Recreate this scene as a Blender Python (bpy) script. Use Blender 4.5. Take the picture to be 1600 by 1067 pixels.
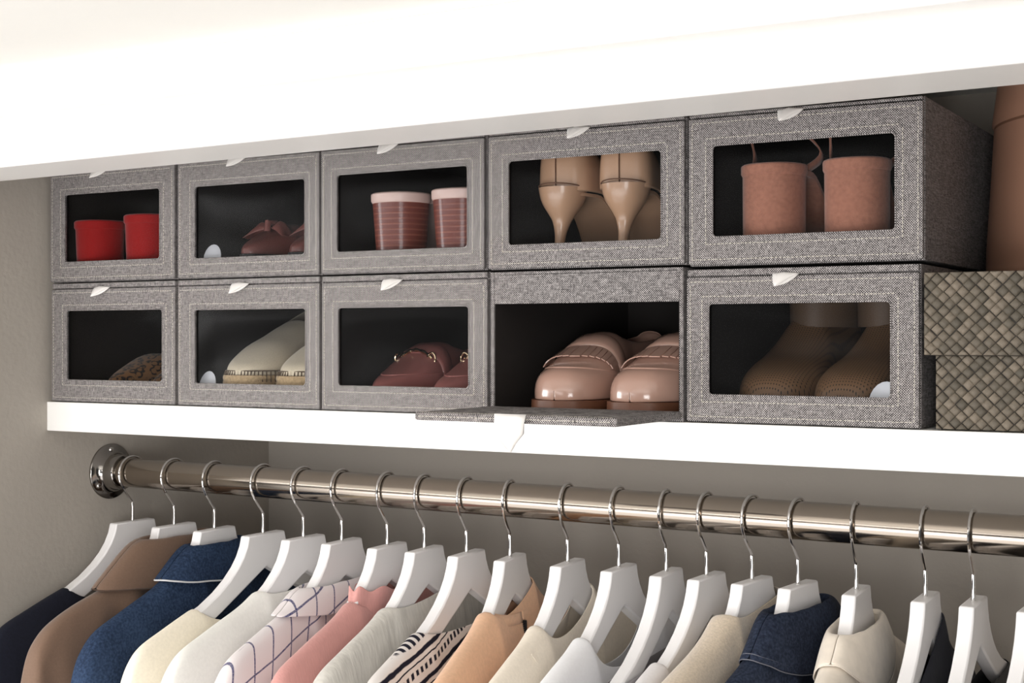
import bpy, math, random
from mathutils import Vector, Matrix, noise
D = bpy.data
for o in list(D.objects): D.objects.remove(o)
SC = bpy.context.scene
COL = SC.collection
R = math.radians
rnd = random.Random(7)

# ------------------------------------------------------------------ camera, light, exposure
F, TH, HOR = 2200.0, R(30.6), 530.0
ST, CT = math.sin(TH), math.cos(TH)
cam = D.cameras.new('camera'); co = D.objects.new('camera', cam); COL.objects.link(co)
cam.sensor_width = 36; cam.lens = 36 * F / 1600; cam.shift_y = (HOR - 533.5) / 1600
cam.clip_start = .01
co.rotation_euler = (R(90), 0, TH)
SC.camera = co
SC.view_settings.view_transform = 'Standard'; SC.view_settings.look = 'None'
SC.view_settings.gamma = 1; SC.view_settings.use_curve_mapping = False
SC.view_settings.exposure = 0.06

def srgb(r, g, b):
    f = lambda c: c / 12.92 if c <= .04045 else ((c + .055) / 1.055) ** 2.4
    return (f(r / 255), f(g / 255), f(b / 255), 1)

w = D.worlds.new('room_air'); SC.world = w; w.use_nodes = True
w.node_tree.nodes['Background'].inputs[0].default_value = (1, .98, .97, 1)
w.node_tree.nodes['Background'].inputs[1].default_value = .07

def area(name, loc, target, sx, sy, power, col=(1, .985, .975)):
    l = D.lights.new(name, 'AREA'); l.shape = 'RECTANGLE'; l.size = sx; l.size_y = sy
    l.energy = power; l.color = col
    o = D.objects.new(name, l); COL.objects.link(o); o.location = loc
    o.rotation_euler = (Vector(target) - Vector(loc)).to_track_quat('-Z', 'Y').to_euler()
    return o
area('low_softbox', (-1.5, -.6, -1.15), (-.95, 1.4, -.35), 2.4, 1.5, 25)
area('key_softbox', (-3.1, .0, .02), (-.6, 1.4, -.1), .7, .45, 16)
area('bounce_light', (-1.2, -.45, -.6), (-1.25, -.1, .3), 2.4, .7, 20)
area('right_fill', (.1, -.7, -.25), (-1.3, 1.3, -.05), .7, .6, 17)
area('upper_softbox', (-2.2, -1.6, .13), (-1.2, 1.4, .0), 2.8, .22, 11)

# pixel of the photograph -> place on a plane Y = const
def XP(px, Y):
    u = px - 800; return Y / (F * CT + u * ST) * (-F * ST + u * CT)
def ZP(px, py, Y):
    u = px - 800; return Y / (F * CT + u * ST) * (HOR - py)

# ------------------------------------------------------------------ materials
def mat(name, col, rough=.6, metal=0, spec=.5, coat=0, sheen=0):
    m = D.materials.new(name); m.use_nodes = True
    b = m.node_tree.nodes['Principled BSDF']
    b.inputs['Base Color'].default_value = col; b.inputs['Roughness'].default_value = rough
    b.inputs['Metallic'].default_value = metal; b.inputs['Specular IOR Level'].default_value = spec
    b.inputs['Coat Weight'].default_value = coat; b.inputs['Sheen Weight'].default_value = sheen
    b.inputs['Coat Roughness'].default_value = .12
    return m
class NT:
    def __init__(s, m): s.t = m.node_tree; s.b = s.t.nodes['Principled BSDF']
    def n(s, typ, ins=None, **kw):
        x = s.t.nodes.new(typ)
        for k, v in kw.items(): setattr(x, k, v)
        for k, v in (ins or {}).items(): s.put(x.inputs[k], v)
        return x
    def put(s, sock, v):
        if isinstance(v, bpy.types.NodeSocket): s.t.links.new(v, sock)
        else: sock.default_value = v
    def math(s, op, a, b=0.0, c=0.0):
        x = s.n('ShaderNodeMath', operation=op)
        s.put(x.inputs[0], a); s.put(x.inputs[1], b); s.put(x.inputs[2], c); return x.outputs[0]
    def obj(s):
        return s.n('ShaderNodeTexCoord').outputs['Object']
    def sep(s, v): return s.n('ShaderNodeSeparateXYZ', {0: v}).outputs
    def noise(s, scale, detail=3, vec=None, rough=.5):
        x = s.n('ShaderNodeTexNoise', {'Scale': scale, 'Detail': detail, 'Roughness': rough})
        s.put(x.inputs['Vector'], vec if vec is not None else s.obj()); return x.outputs['Fac']
    def mapr(s, v, a, b, c, d):
        x = s.n('ShaderNodeMapRange'); s.put(x.inputs[0], v)
        for i, q in enumerate((a, b, c, d)): x.inputs[i + 1].default_value = q
        return x.outputs[0]
    def mix(s, f, a, b):
        x = s.n('ShaderNodeMix', data_type='RGBA'); s.put(x.inputs[0], f)
        s.put(x.inputs[6], a); s.put(x.inputs[7], b); return x.outputs[2]
    def bump(s, h, strength=.3, dist=.001):
        x = s.n('ShaderNodeBump', {'Strength': strength, 'Distance': dist}); s.put(x.inputs['Height'], h)
        s.put(s.b.inputs['Normal'], x.outputs[0])
    def scalev(s, v, sc):
        x = s.n('ShaderNodeVectorMath', operation='MULTIPLY'); s.put(x.inputs[0], v)
        x.inputs[1].default_value = sc; return x.outputs[0]

def plaster(name, col, scale=90, st=.35):
    m = mat(name, col, .75, spec=.25); t = NT(m)
    n = t.noise(scale, 4); n2 = t.noise(9, 2)
    t.put(t.b.inputs['Base Color'], t.mix(t.mapr(n2, .3, .7, 0, .12), col, tuple(c * .85 for c in col[:3]) + (1,)))
    t.bump(n, st, .002); return m
M = {}
M['wall'] = plaster('textured_beige_plaster', srgb(172, 165, 156), 130, .3)
M['ceil'] = plaster('white_ceiling_paint', srgb(250, 249, 244), 60, .1)
M['white'] = plaster('white_gloss_paint', srgb(247, 246, 243), 45, .04); M['white'].node_tree.nodes['Principled BSDF'].inputs['Roughness'].default_value = .4
M['floor'] = plaster('oak_floor', srgb(150, 138, 128), 20, .1)

def linen(name, dark, light, per=.0023):
    m = mat(name, light, .9, spec=.15); t = NT(m); o = t.obj(); s = t.sep(o)
    nz = t.n('ShaderNodeTexNoise', {'Scale': 25.0, 'Detail': 1.0}); t.put(nz.inputs['Vector'], o)
    uu = t.math('ADD', t.math('ADD', s[0], s[1]), t.math('MULTIPLY', nz.outputs['Fac'], .002))
    vv = t.math('ADD', s[2], t.math('MULTIPLY', nz.outputs['Fac'], .002))
    k = 2 * math.pi / per
    a = t.math('SINE', t.math('MULTIPLY', uu, k)); b = t.math('SINE', t.math('MULTIPLY', vv, k))
    wv = t.math('MULTIPLY', a, b)
    n1 = t.noise(900, 2, t.scalev(o, (1, 1, .15))); n2 = t.noise(900, 2, t.scalev(o, (.12, .12, 1)))
    n3 = t.noise(420, 3)
    f = t.math('ADD', t.math('MULTIPLY', wv, .5), t.math('ADD', t.math('MULTIPLY', n1, .6), t.math('MULTIPLY', n2, .6)))
    f = t.math('ADD', f, t.math('MULTIPLY', n3, .5))
    f = t.mapr(f, .68, 1.2, 0, 1)
    t.put(t.b.inputs['Base Color'], t.mix(f, dark, light)); t.bump(f, .35, .0006); return m
M['linen'] = linen('grey_woven_linen', srgb(42, 39, 40), srgb(190, 184, 182))
M['stitch'] = mat('pale_stitching_thread', srgb(182, 176, 166), .8)
M['lining'] = mat('black_box_lining', srgb(52, 49, 48), .9, spec=.1)
M['ribbon'] = mat('white_satin_ribbon', srgb(236, 232, 228), .35, sheen=.3)
M['rod'] = mat('brushed_nickel_rod', srgb(160, 150, 139), .2, 1)
t = NT(M['rod']); nn = t.noise(300, 2, t.scalev(t.obj(), (.02, 1, 1)))
t.put(t.b.inputs['Roughness'], t.mapr(nn, .3, .7, .11, .2))
M['chrome'] = mat('polished_chrome', srgb(215, 212, 210), .1, 1)
M['flange'] = mat('dark_chrome_flange', srgb(150, 146, 142), .12, 1)
M['hang'] = mat('white_painted_wood', srgb(240, 238, 238), .4)
t = NT(M['hang']); t.bump(t.noise(60, 3, t.scalev(t.obj(), (1, .2, 1))), .06, .001)

def film():
    m = D.materials.new('clear_plastic_film'); m.use_nodes = True; tr = m.node_tree; tr.nodes.clear()
    out = tr.nodes.new('ShaderNodeOutputMaterial'); mx = tr.nodes.new('ShaderNodeMixShader')
    a = tr.nodes.new('ShaderNodeBsdfTransparent'); a.inputs[0].default_value = (.77, .78, .79, 1)
    g = tr.nodes.new('ShaderNodeBsdfGlossy'); g.inputs['Roughness'].default_value = .26
    fr = tr.nodes.new('ShaderNodeFresnel'); fr.inputs[0].default_value = 1.15
    tr.links.new(fr.outputs[0], mx.inputs[0]); tr.links.new(a.outputs[0], mx.inputs[1])
    tr.links.new(g.outputs[0], mx.inputs[2]); tr.links.new(mx.outputs[0], out.inputs[0]); return m
M['film'] = film()

def cloth(name, col, rough=.85, n=220, st=.3, var=.15, sheen=.25, stretch=(1, 1, 1)):
    m = mat(name, col, rough, spec=.2, sheen=sheen); t = NT(m)
    h = t.noise(n, 3, t.scalev(t.obj(), stretch)); 
    t.put(t.b.inputs['Base Color'], t.mix(t.mapr(h, .3, .7, 0, 1), tuple(c * (1 - var) for c in col[:3]) + (1,), tuple(min(1, c * (1 + var)) for c in col[:3]) + (1,)))
    t.bump(h, st, .001); return m
def leather(name, col, rough=.32, coat=.3, n=500, st=.08):
    m = mat(name, col, rough, coat=coat); t = NT(m); t.bump(t.noise(n, 3), st, .0006); return m

# ------------------------------------------------------------------ mesh helpers
class MB:
    def __init__(s): s.v = []; s.f = []
    def quad_grid(s, rows, close_u=False, close_v=False, flip=False):
        b = len(s.v); nr = len(rows); nc = len(rows[0])
        for r in rows: s.v += [tuple(p) for p in r]
        for i in range(nr if close_v else nr - 1):
            for j in range(nc if close_u else nc - 1):
                q = (b + i * nc + j, b + i * nc + (j + 1) % nc, b + ((i + 1) % nr) * nc + (j + 1) % nc, b + ((i + 1) % nr) * nc + j)
                s.f.append(q[::-1] if flip else q)
        return b
    def box(s, x0, x1, y0, y1, z0, z1, T=None):
        b = len(s.v)
        ps = [(x, y, z) for x in (x0, x1) for y in (y0, y1) for z in (z0, z1)]
        if T: ps = [tuple(T @ Vector(p)) for p in ps]
        s.v += ps
        for q in ((0, 1, 3, 2), (4, 6, 7, 5), (0, 4, 5, 1), (2, 3, 7, 6), (0, 2, 6, 4), (1, 5, 7, 3)):
            s.f.append(tuple(b + i for i in q))
    def poly(s, ps):
        b = len(s.v); s.v += [tuple(p) for p in ps]; s.f.append(tuple(range(b, b + len(ps))))
    def tube(s, pts, r, n=8, cap=True):
        pts = [Vector(p) for p in pts]; rows = []
        up = Vector((1, 0, 0))
        for i, p in enumerate(pts):
            d = (pts[min(i + 1, len(pts) - 1)] - pts[max(i - 1, 0)]).normalized()
            a = up - d * up.dot(d)
            if a.length < .1: a = Vector((0, 0, 1)) - d * d.z
            a.normalize(); c = d.cross(a); up = a
            rr = r[i] if isinstance(r, (list, tuple)) else r
            rows.append([p + (a * math.cos(2 * math.pi * k / n) + c * math.sin(2 * math.pi * k / n)) * rr for k in range(n)])
        b = s.quad_grid(rows, close_u=True)
        if cap:
            s.f.append(tuple(range(b + n - 1, b - 1, -1))); e = b + (len(pts) - 1) * n; s.f.append(tuple(range(e, e + n)))
    def lathe(s, prof, c=(0, 0, 0), axis='z', n=40):
        rows = []
        for (r, h) in prof:
            row = []
            for k in range(n):
                a = 2 * math.pi * k / n; q = (r * math.cos(a), r * math.sin(a))
                p = (q[0], q[1], h) if axis == 'z' else (h, q[0], q[1])
                row.append((p[0] + c[0], p[1] + c[1], p[2] + c[2]))
            rows.append(row)
        b = s.quad_grid(rows, close_u=True)
        if prof[0][0] > 1e-5: s.f.append(tuple(range(b + n - 1, b - 1, -1)))
        if prof[-1][0] > 1e-5:
            e = b + (len(prof) - 1) * n; s.f.append(tuple(range(e, e + n)))
    def build(s, name, m, parent=None, smooth=True, bevel=0, sub=0, solid=0, merge=0, auto=True):
        me = D.meshes.new(name); me.from_pydata(s.v, [], s.f)
        import bmesh
        bm = bmesh.new(); bm.from_mesh(me)
        if merge: bmesh.ops.remove_doubles(bm, verts=bm.verts, dist=merge)
        bmesh.ops.recalc_face_normals(bm, faces=bm.faces)
        for f in bm.faces: f.smooth = smooth
        if smooth and auto:
            for e in bm.edges:
                if len(e.link_faces) == 2 and e.calc_face_angle(0) > R(42): e.smooth = False
        bm.to_mesh(me); bm.free()
        me.materials.append(m if not isinstance(m, str) else M[m])
        o = D.objects.new(name, me); COL.objects.link(o)
        if parent: o.parent = parent
        if solid:
            q = o.modifiers.new('solid', 'SOLIDIFY'); q.thickness = solid; q.offset = 0
        if bevel:
            q = o.modifiers.new('bevel', 'BEVEL'); q.width = bevel; q.segments = 2; q.limit_method = 'ANGLE'; q.angle_limit = R(35)
        if sub:
            q = o.modifiers.new('sub', 'SUBSURF'); q.levels = sub; q.render_levels = sub
        return o
def catmull(pts, n=5):
    P = [Vector(p) for p in pts]; out = []
    for i in range(len(P) - 1):
        p0, p1, p2, p3 = P[max(i - 1, 0)], P[i], P[i + 1], P[min(i + 2, len(P) - 1)]
        for k in range(n):
            t = k / n
            out.append(.5 * ((2 * p1) + (p2 - p0) * t + (2 * p0 - 5 * p1 + 4 * p2 - p3) * t * t + (3 * p1 - p0 - 3 * p2 + p3) * t ** 3))
    out.append(P[-1]); return out
def lerp_tab(tab, x):
    if x <= tab[0][0]: return tab[0][1]
    for (a, b), (c, d) in zip(tab, tab[1:]):
        if x <= c: return b + (d - b) * (x - a) / (c - a)
    return tab[-1][1]
def smooth_tab(tab, x):
    if x <= tab[0][0]: return tab[0][1]
    if x >= tab[-1][0]: return tab[-1][1]
    n = len(tab)
    for i in range(n - 1):
        if x <= tab[i + 1][0]:
            x1, y1 = tab[i]; x2, y2 = tab[i + 1]; h = x2 - x1; t = (x - x1) / h
            sl = lambda k: (tab[min(k + 1, n - 1)][1] - tab[max(k - 1, 0)][1]) / (tab[min(k + 1, n - 1)][0] - tab[max(k - 1, 0)][0])
            m1, m2 = sl(i) * h, sl(i + 1) * h
            return (2 * t**3 - 3 * t**2 + 1) * y1 + (t**3 - 2 * t**2 + t) * m1 + (-2 * t**3 + 3 * t**2) * y2 + (t**3 - t**2) * m2
def empty(name, loc, rz=0):
    o = D.objects.new(name, None); COL.objects.link(o); o.location = loc; o.rotation_euler = (0, 0, rz)
    o.empty_display_size = .02; return o
def tag(o, label, cat, group=None):
    o['label'] = label; o['category'] = cat
    if group: o['group'] = group
    return o
def struct(name, b, m, bevel=0):
    o = b.build(name, m, None, smooth=False, bevel=bevel); o['kind'] = 'structure'; return o
def one(*a):
    b = MB(); b.box(*a); return b

# ------------------------------------------------------------------ the closet
XW, XR, YF, YB, YR = -1.487, .42, 1.30, 1.747, 1.41      # left wall, right wall, shelf front, back wall, rod
YH0, YH1, ZC = 1.106, 1.20, .296
struct('floor', one(-3.6, 2.6, -3, 1.95, -2.15, -2.05), 'floor')
struct('ceiling', one(-3.6, 2.6, -3, 1.95, ZC, ZC + .1), 'ceil')
struct('wall_back', one(XW - .1, XR + .1, YB, YB + .1, -2.05, ZC), 'wall')
struct('wall_left', one(XW - .1, XW, YH0, YB, -2.05, ZC), 'wall')
struct('wall_right', one(XR, XR + .1, YH0, YB, -2.05, ZC), 'wall')
# header over the closet opening: lintel board and the trim step standing proud of it (a hair off square, as built)
hb = one(XW - .6, XR + .8, YH0, YH1, .199, ZC)
hd = struct('trim_1', hb, 'white', bevel=.002)
st2 = one(XW - .6, XR + .8, 1.062, YH0, .249, ZC)
struct('trim_2', st2, 'white', bevel=.002)
for o in (hd,):
    for v in o.data.vertices:                    # header runs up a few millimetres to the right
        if v.co.z < .25: v.co.z += (v.co.x + 1.45) * .007
# shelf
SZ = -.083
sh = one(XW, XR, YF - .002, YB, -.1215, SZ)
so = tag(sh.build('shelf', 'white', None, smooth=False, bevel=.001), 'long thick white shelf board carrying the grey fabric boxes', 'shelf')

# rod and flange
ZR, RR, SAG = -.1845, .0200, .0034
rod = empty('closet_rod', (XW, YR, ZR))
rod.rotation_euler = (0, SAG, 0)
tag(rod, 'brushed nickel clothes rod below the white shelf with round wall flange', 'rod')
b = MB(); b.lathe([(RR, .012), (RR, XR - XW)], axis='x', n=64); b.build('rod_tube', 'rod', rod)
b = MB(); b.lathe([(.0385, .0), (.0385, .0022), (.0375, .0034), (.031, .0045), (.0265, .008), (.0245, .013), (.0238, .026), (.0228, .0275), (.0205, .0275), (.0205, .012)], axis='x', n=64)
fl = b.build('flange', 'flange', rod)
for k in range(3):
    a = R(95 + 120 * k); b = MB()
    b.lathe([(.0001, .0075), (.003, .0068), (.0045, .004), (.0045, .0035)], (0, .031 * math.cos(a), .031 * math.sin(a)), 'x', 14)
    b.build('screw', 'chrome', fl)

# ------------------------------------------------------------------ fabric shoe boxes
def rrect(x0, x1, z0, z1, r, n=5):
    out = []
    for (cx, cz, a0) in ((x1 - r, z1 - r, 0), (x0 + r, z1 - r, 90), (x0 + r, z0 + r, 180), (x1 - r, z0 + r, 270)):
        for k in range(n + 1):
            a = R(a0 + 90 * k / n); out.append((cx + r * math.cos(a), cz + r * math.sin(a)))
    return out
def frame_plate(outer, inner, y0, y1):
    b = MB()
    rows = [[(x, y0, z) for x, z in outer], [(x, y0, z) for x, z in inner], [(x, y1, z) for x, z in inner], [(x, y1, z) for x, z in outer]]
    b.quad_grid(rows, close_u=True, close_v=True); return b
def dashes(b, x0, x1, z0, z1, y, L=.0027, gap=.0014, h=.00042):
    def run(ax, a0, a1, c):
        p = a0
        while p + L <= a1:
            j = rnd.uniform(-.0002, .0002)
            if ax == 'x': b.box(p, p + L, y - .0005, y, c + j - h, c + j + h)
            else: b.box(c + j - h, c + j + h, y - .0005, y, p, p + L)
            p += L + gap
    run('x', x0, x1, z0); run('x', x0, x1, z1); run('z', z0, z1, x0); run('z', z0, z1, x1)
def ribbon_mesh(hang=False):
    # satin loop, pinched to a point, that sticks out of the top edge of the door
    b = MB(); 
    if not hang:
        for s, dz in ((1, .0), (-1, -.0016)):
            rows = []
            for k in range(7):
                u = k / 6; wdt = .0135 * (1 - u ** 1.2 * .9)
                y = -.001 - .014 * u; z = .003 - .0125 * u ** 1.4 + dz * math.sin(math.pi * u) * 2.2
                rows.append([(x * wdt - .006 * u, y + abs(x) * .002, z + (1 - abs(x)) * .0022 * math.sin(math.pi * min(1, u + .15))) for x in (-1, -.5, 0, .5, 1)])
            b.quad_grid(rows)
    else:
        for s in (1, -1):
            rows = []
            for k in range(9):
                u = k / 8; wdt = .0165 if u < .5 else .0165 * (1 - (u - .5) / .5 * .97)
                rows.append([(x * wdt + s * .001, -.0005 - .006 * math.sin(math.pi * u) * (1 if s > 0 else .1) - .001 * math.cos(x * 2), .004 - .036 * u) for x in (-1, -.5, 0, .5, 1)])
            b.quad_grid(rows)
    return b
def pane_mesh(x0, x1, z0, z1, y, seed, amp=.0022):
    rows = []; nx, nz = 30, 22
    for i in range(nz + 1):
        row = []
        for j in range(nx + 1):
            u, v = j / nx, i / nz
            e = min(1, 6 * min(u, 1 - u)) * min(1, 6 * min(v, 1 - v))
            d = noise.noise(Vector((u * 1.6 + seed * 3.1, v * 2.6, seed))) * amp * 1.2 + amp * .9 * math.sin(v * 5.2 + .8 * math.sin(u * 3 + seed)) 
            row.append((x0 + (x1 - x0) * u, y + d * e * .55, z0 + (z1 - z0) * v))
        rows.append(row)
    b = MB(); b.quad_grid(rows); return b

BD = .335
def shoe_box(pxl, pxr, zb, zt, win, rib, label, seed, is_open=False):
    x0, x1 = XP(pxl, YF), XP(pxr, YF); cx = (x0 + x1) / 2; W = (x1 - x0) / 2; H = zt - zb
    t = empty('shoe_box', (cx, YF, zb)); tag(t, label, 'box', 'grey fabric shoe boxes on the shelf')
    th = .0045
    yb = .0062                               # the body starts behind the door
    if is_open: yb = .001
    b = MB()
    b.box(-W, -W + th, yb, BD, 0, H); b.box(W - th, W, yb, BD, 0, H)
    b.box(-W + th, W - th, yb, BD, 0, th); b.box(-W + th, W - th, yb, BD, H - th, H)
    b.box(-W + th, W - th, BD - th, BD, th, H - th)
    b.build('box_body', 'linen', t, smooth=False, bevel=.0009)
    b = MB(); g = .0008                      # black lining, one fold of cloth inside the carton
    b.box(-W + th, -W + th + g, yb + .0012, BD - th, th, H - th); b.box(W - th - g, W - th, yb + .0012, BD - th, th, H - th)
    b.box(-W + th, W - th, yb + .0012, BD - th, th, th + g); b.box(-W + th, W - th, yb + .0012, BD - th, H - th - g, H - th)
    b.box(-W + th, W - th, BD - th - g, BD - th, th, H - th)
    b.build('lining', 'lining', t, smooth=False)
    lipd = .0345 if is_open else .024
    one(-W + th, W - th, yb, yb + .003, H - lipd, H - th * .5).build('front_lip', 'linen', t, smooth=False, bevel=.0008)
    if not is_open:
        zt_d = H - (.0045 if zb > 0 else .008)
        wx0, wx1 = XP(win[0], YF) - cx, XP(win[1], YF) - cx
        mid = (win[0] + win[1]) / 2
        wz0, wz1 = ZP(mid, win[3], YF) - zb, ZP(mid, win[2], YF) - zb
        out = rrect(-W + .0006, W - .0006, .001, zt_d, .002); inn = rrect(wx0, wx1, wz0, wz1, .005)
        d = frame_plate(out, inn, 0, .0056).build('door', 'linen', t, smooth=False, bevel=.0011)
        b = MB()
        dashes(b, -W + .0048, W - .0048, .0062, zt_d - .0048, -.0001)
        dashes(b, wx0 - .0062, wx1 + .0062, wz0 - .0062, wz1 + .0062, -.0001)
        s = b.build('stitching', 'stitch', d, smooth=False); s['kind'] = 'stuff'
        pn = pane_mesh(wx0 - .002, wx1 + .002, wz0 - .002, wz1 + .002, .003, seed)
        pn.build('window_film', 'film', d, auto=False)
        # welt: the rolled edge round the window
        r = rrect(wx0 + .0004, wx1 - .0004, wz0 + .0004, wz1 - .0004, .0048)
        b = MB(); b.tube([(x, .0004, z) for x, z in r + r[:1]], .0011, 6, cap=False); b.build('window_welt', 'linen', d)
        rx = XP(rib, YF) - cx
        o = ribbon_mesh().build('pull_ribbon', 'ribbon', d, auto=False, solid=.0005); o.location = (rx, 0, zt_d - .001)
        b = MB(); b.box(-W + .001, W - .001, .001, .006, zt_d + .0012, H - .0003)
        b.build('lid_edge', 'linen', t, smooth=False, bevel=.001)
    else:
        fh = .146                            # the drop front lies flat, out over the shelf edge
        d = one(-W + .001, W - .001, -fh, .0, .0025, .0105).build('door', 'linen', t, smooth=False, bevel=.0022)
        d['label'] = 'drop front folded open and lying flat'
        b = MB()
        dashes(b, -W + .006, W - .006, 0, 0, 0)
        b = MB(); T = Matrix.Rotation(R(90), 4, 'X')
        for p in range(int((2 * W - .012) / .0041)):
            x = -W + .006 + p * .0041
            b.box(x, x + .0027, -fh + .0045, -fh + .0053, .0105, .0109)
            b.box(x, x + .0027, -fh - .0004, -fh, .0062, .007)
        s = b.build('stitching', 'stitch', d, smooth=False); s['kind'] = 'stuff'
        o = ribbon_mesh(True).build('pull_ribbon', 'ribbon', d, auto=False, solid=.0005); o.location = (.0, -fh - .0022, .0075)
    return t, x0, x1

zrow = [(.0738, .0722), (.0738, .0738), (.0735, .074), (.0725, .0738), (.0695, .0715)]
LOW = [(80, 274, (103, 254, 483, 596), 160), (277, 499.5, (303, 478, 481.5, 602), 376), (502, 762, (527, 733, 478, 606), 614),
       (766, 1067, None, 0), (1072, 1437, (1106, 1393, 471, 621), 1228)]
UP = [(78, 273, (100, 250, 298, 408), 158), (277, 499, (303, 477, 284, 402), 372), (501, 757, (525, 731, 264.5, 391.5), 608),
      (762, 1070, (793, 1034, 241.5, 380), 905), (1075, 1443, (1112, 1400, 215.5, 366), 1236)]
LOWL = ['grey linen box at the wall end of the lower row, leopard print flats inside', 'lower row grey linen box showing cream espadrilles through its window',
        'lower row grey linen box showing rose loafers with metal bit', 'open grey linen box with its drop front lowered, fringed tan loafers inside',
        'lower row grey linen box with brown perforated boots, beside the woven basket']
UPL = ['grey linen box at the wall end of the upper row, red block heels inside', 'upper row grey linen box showing dark burgundy flats through its window',
       'upper row grey linen box showing striped wooden heels', 'upper row grey linen box showing tan stiletto pumps', 'upper row grey linen box showing terracotta suede heels, right side exposed']
LB, UB = [], []
for i in range(5):
    a = LOW[i]; LB.append(shoe_box(a[0], a[1], SZ + .0003, zrow[i][0], a[2], a[3], LOWL[i], i + 1, i == 3))
for i in range(5):
    a = UP[i]; UB.append(shoe_box(a[0], a[1], max(zrow[i]) + .0012, .2235, a[2], a[3], UPL[i], i + 11))
FL = SZ + .0003 + .0055                                  # inside floors
FU = [max(z) + .0012 + .0055 for z in zrow]

# ------------------------------------------------------------------ shoes
# local frame: toe at y=0 pointing -Y, heel at y=L, sole on z=0
WR = [(0, .0), (.012, .36), (.04, .6), (.09, .8), (.17, .95), (.28, 1.0), (.42, .88), (.58, .72), (.75, .7), (.88, .7), (.95, .6), (.985, .42), (1, .0)]
WP = [(0, .0), (.012, .18), (.04, .33), (.1, .56), (.2, .84), (.3, 1.0), (.42, .9), (.58, .72), (.75, .66), (.88, .66), (.95, .58), (.985, .4), (1, .0)]
def base_rise(hh, L):
    return lambda s: hh * (0 if s < .3 else (1 if s > .78 else (lambda q: q * q * (3 - 2 * q))((s - .3) / .48)))
def upper_mesh(L, W, top, base, plan=WR, throat=.48, openk=.34, p=.75, n=18, ns=34, side=1, s0=0, s1=1, q=.8):
    b = MB(); rows = []; ss = [s0 + (s1 - s0) * (.5 - .5 * math.cos(math.pi * i / (ns - 1))) for i in range(ns)]
    for s in ss:
        w_ = smooth_tab(plan, s) * W; zb = base(s); zt = smooth_tab(top, s) + zb
        row = []
        for k in range(n + 1):
            a = math.pi * k / n; c, sn = math.cos(a), math.sin(a)
            row.append((side * .006 * math.sin(s * 3.1) + w_ * math.copysign(abs(c) ** p, c), s * L, zb + (zt - zb) * sn ** q))
        rows.append(row)
    nb = b.quad_grid(rows)
    if openk is not None:
        keep = []
        for idx, f in enumerate(b.f):
            i, j = divmod(idx, n)
            if ss[i] >= throat and s1 - ss[i] > -.1 and openk < (j + .5) / n < 1 - openk and ss[i] < .93: continue
            keep.append(f)
        b.f = keep
    return b
def sole_mesh(L, W, base, thick, plan=WR, side=1, grow=1.03, ns=40, s0=0, s1=1):
    b = MB(); rows = []
    for i in range(ns):
        s = s0 + (s1 - s0) * (.5 - .5 * math.cos(math.pi * i / (ns - 1)))
        w_ = smooth_tab(plan, s) * W * grow + .0012; z1 = base(s); z0 = z1 - thick(s) if callable(thick) else z1 - thick
        y = s * L + (s - .5) * .004; cx = side * .006 * math.sin(s * 3.1); m = (z0 + z1) / 2
        rows.append([(cx - w_, y, z0), (cx - w_ * 1.01, y, m), (cx - w_, y, z1), (cx, y, z1), (cx + w_, y, z1), (cx + w_ * 1.01, y, m), (cx + w_, y, z0), (cx, y, z0)])
    k = b.quad_grid(rows, close_u=True)
    b.f.append(tuple(range(k + 7, k - 1, -1))); e = k + (ns - 1) * 8; b.f.append(tuple(range(e, e + 8)))
    return b
def heel_mesh(yc, prof, n=22, flat=.55):
    # prof: (z, half width, depth, y shift); rounded at the back (+Y), flatter at the front
    b = MB(); rows = []
    for (z, w_, d, sh) in prof:
        row = []
        for k in range(n):
            a = 2 * math.pi * k / n; c, s_ = math.cos(a), math.sin(a)
            dy = s_ * d * (1 if s_ > 0 else flat)
            row.append((w_ * math.copysign(abs(c) ** .8, c), yc + sh + dy, z))
        rows.append(row)
    k = b.quad_grid(rows, close_u=True); b.f.append(tuple(range(k + n - 1, k - 1, -1)))
    e = k + (len(prof) - 1) * n; b.f.append(tuple(range(e, e + n)))
    return b
def ridge_line(b, L, W, top, base, s, a0, a1, r, plan=WR, side=1, p=.75, q=.8, lift=.0004, sfun=None, n=22):
    pts = []
    for k in range(n + 1):
        u = k / n; a = a0 + (a1 - a0) * u; ss = sfun(u) if sfun else s
        w_ = smooth_tab(plan, ss) * W; zb = base(ss); zt = smooth_tab(top, ss) + zb; c, sn = math.cos(a), math.sin(a)
        pts.append((side * .006 * math.sin(ss * 3.1) + (w_ + lift) * math.copysign(abs(c) ** p, c), ss * L - lift, zb + (zt - zb + lift) * max(0, sn) ** q))
    b.tube(pts, r, 6); return pts

def place(t, x, y, z, rz): t.location = (x, y, z); t.rotation_euler = (0, 0, rz)
flat0 = lambda s: 0.0

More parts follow.
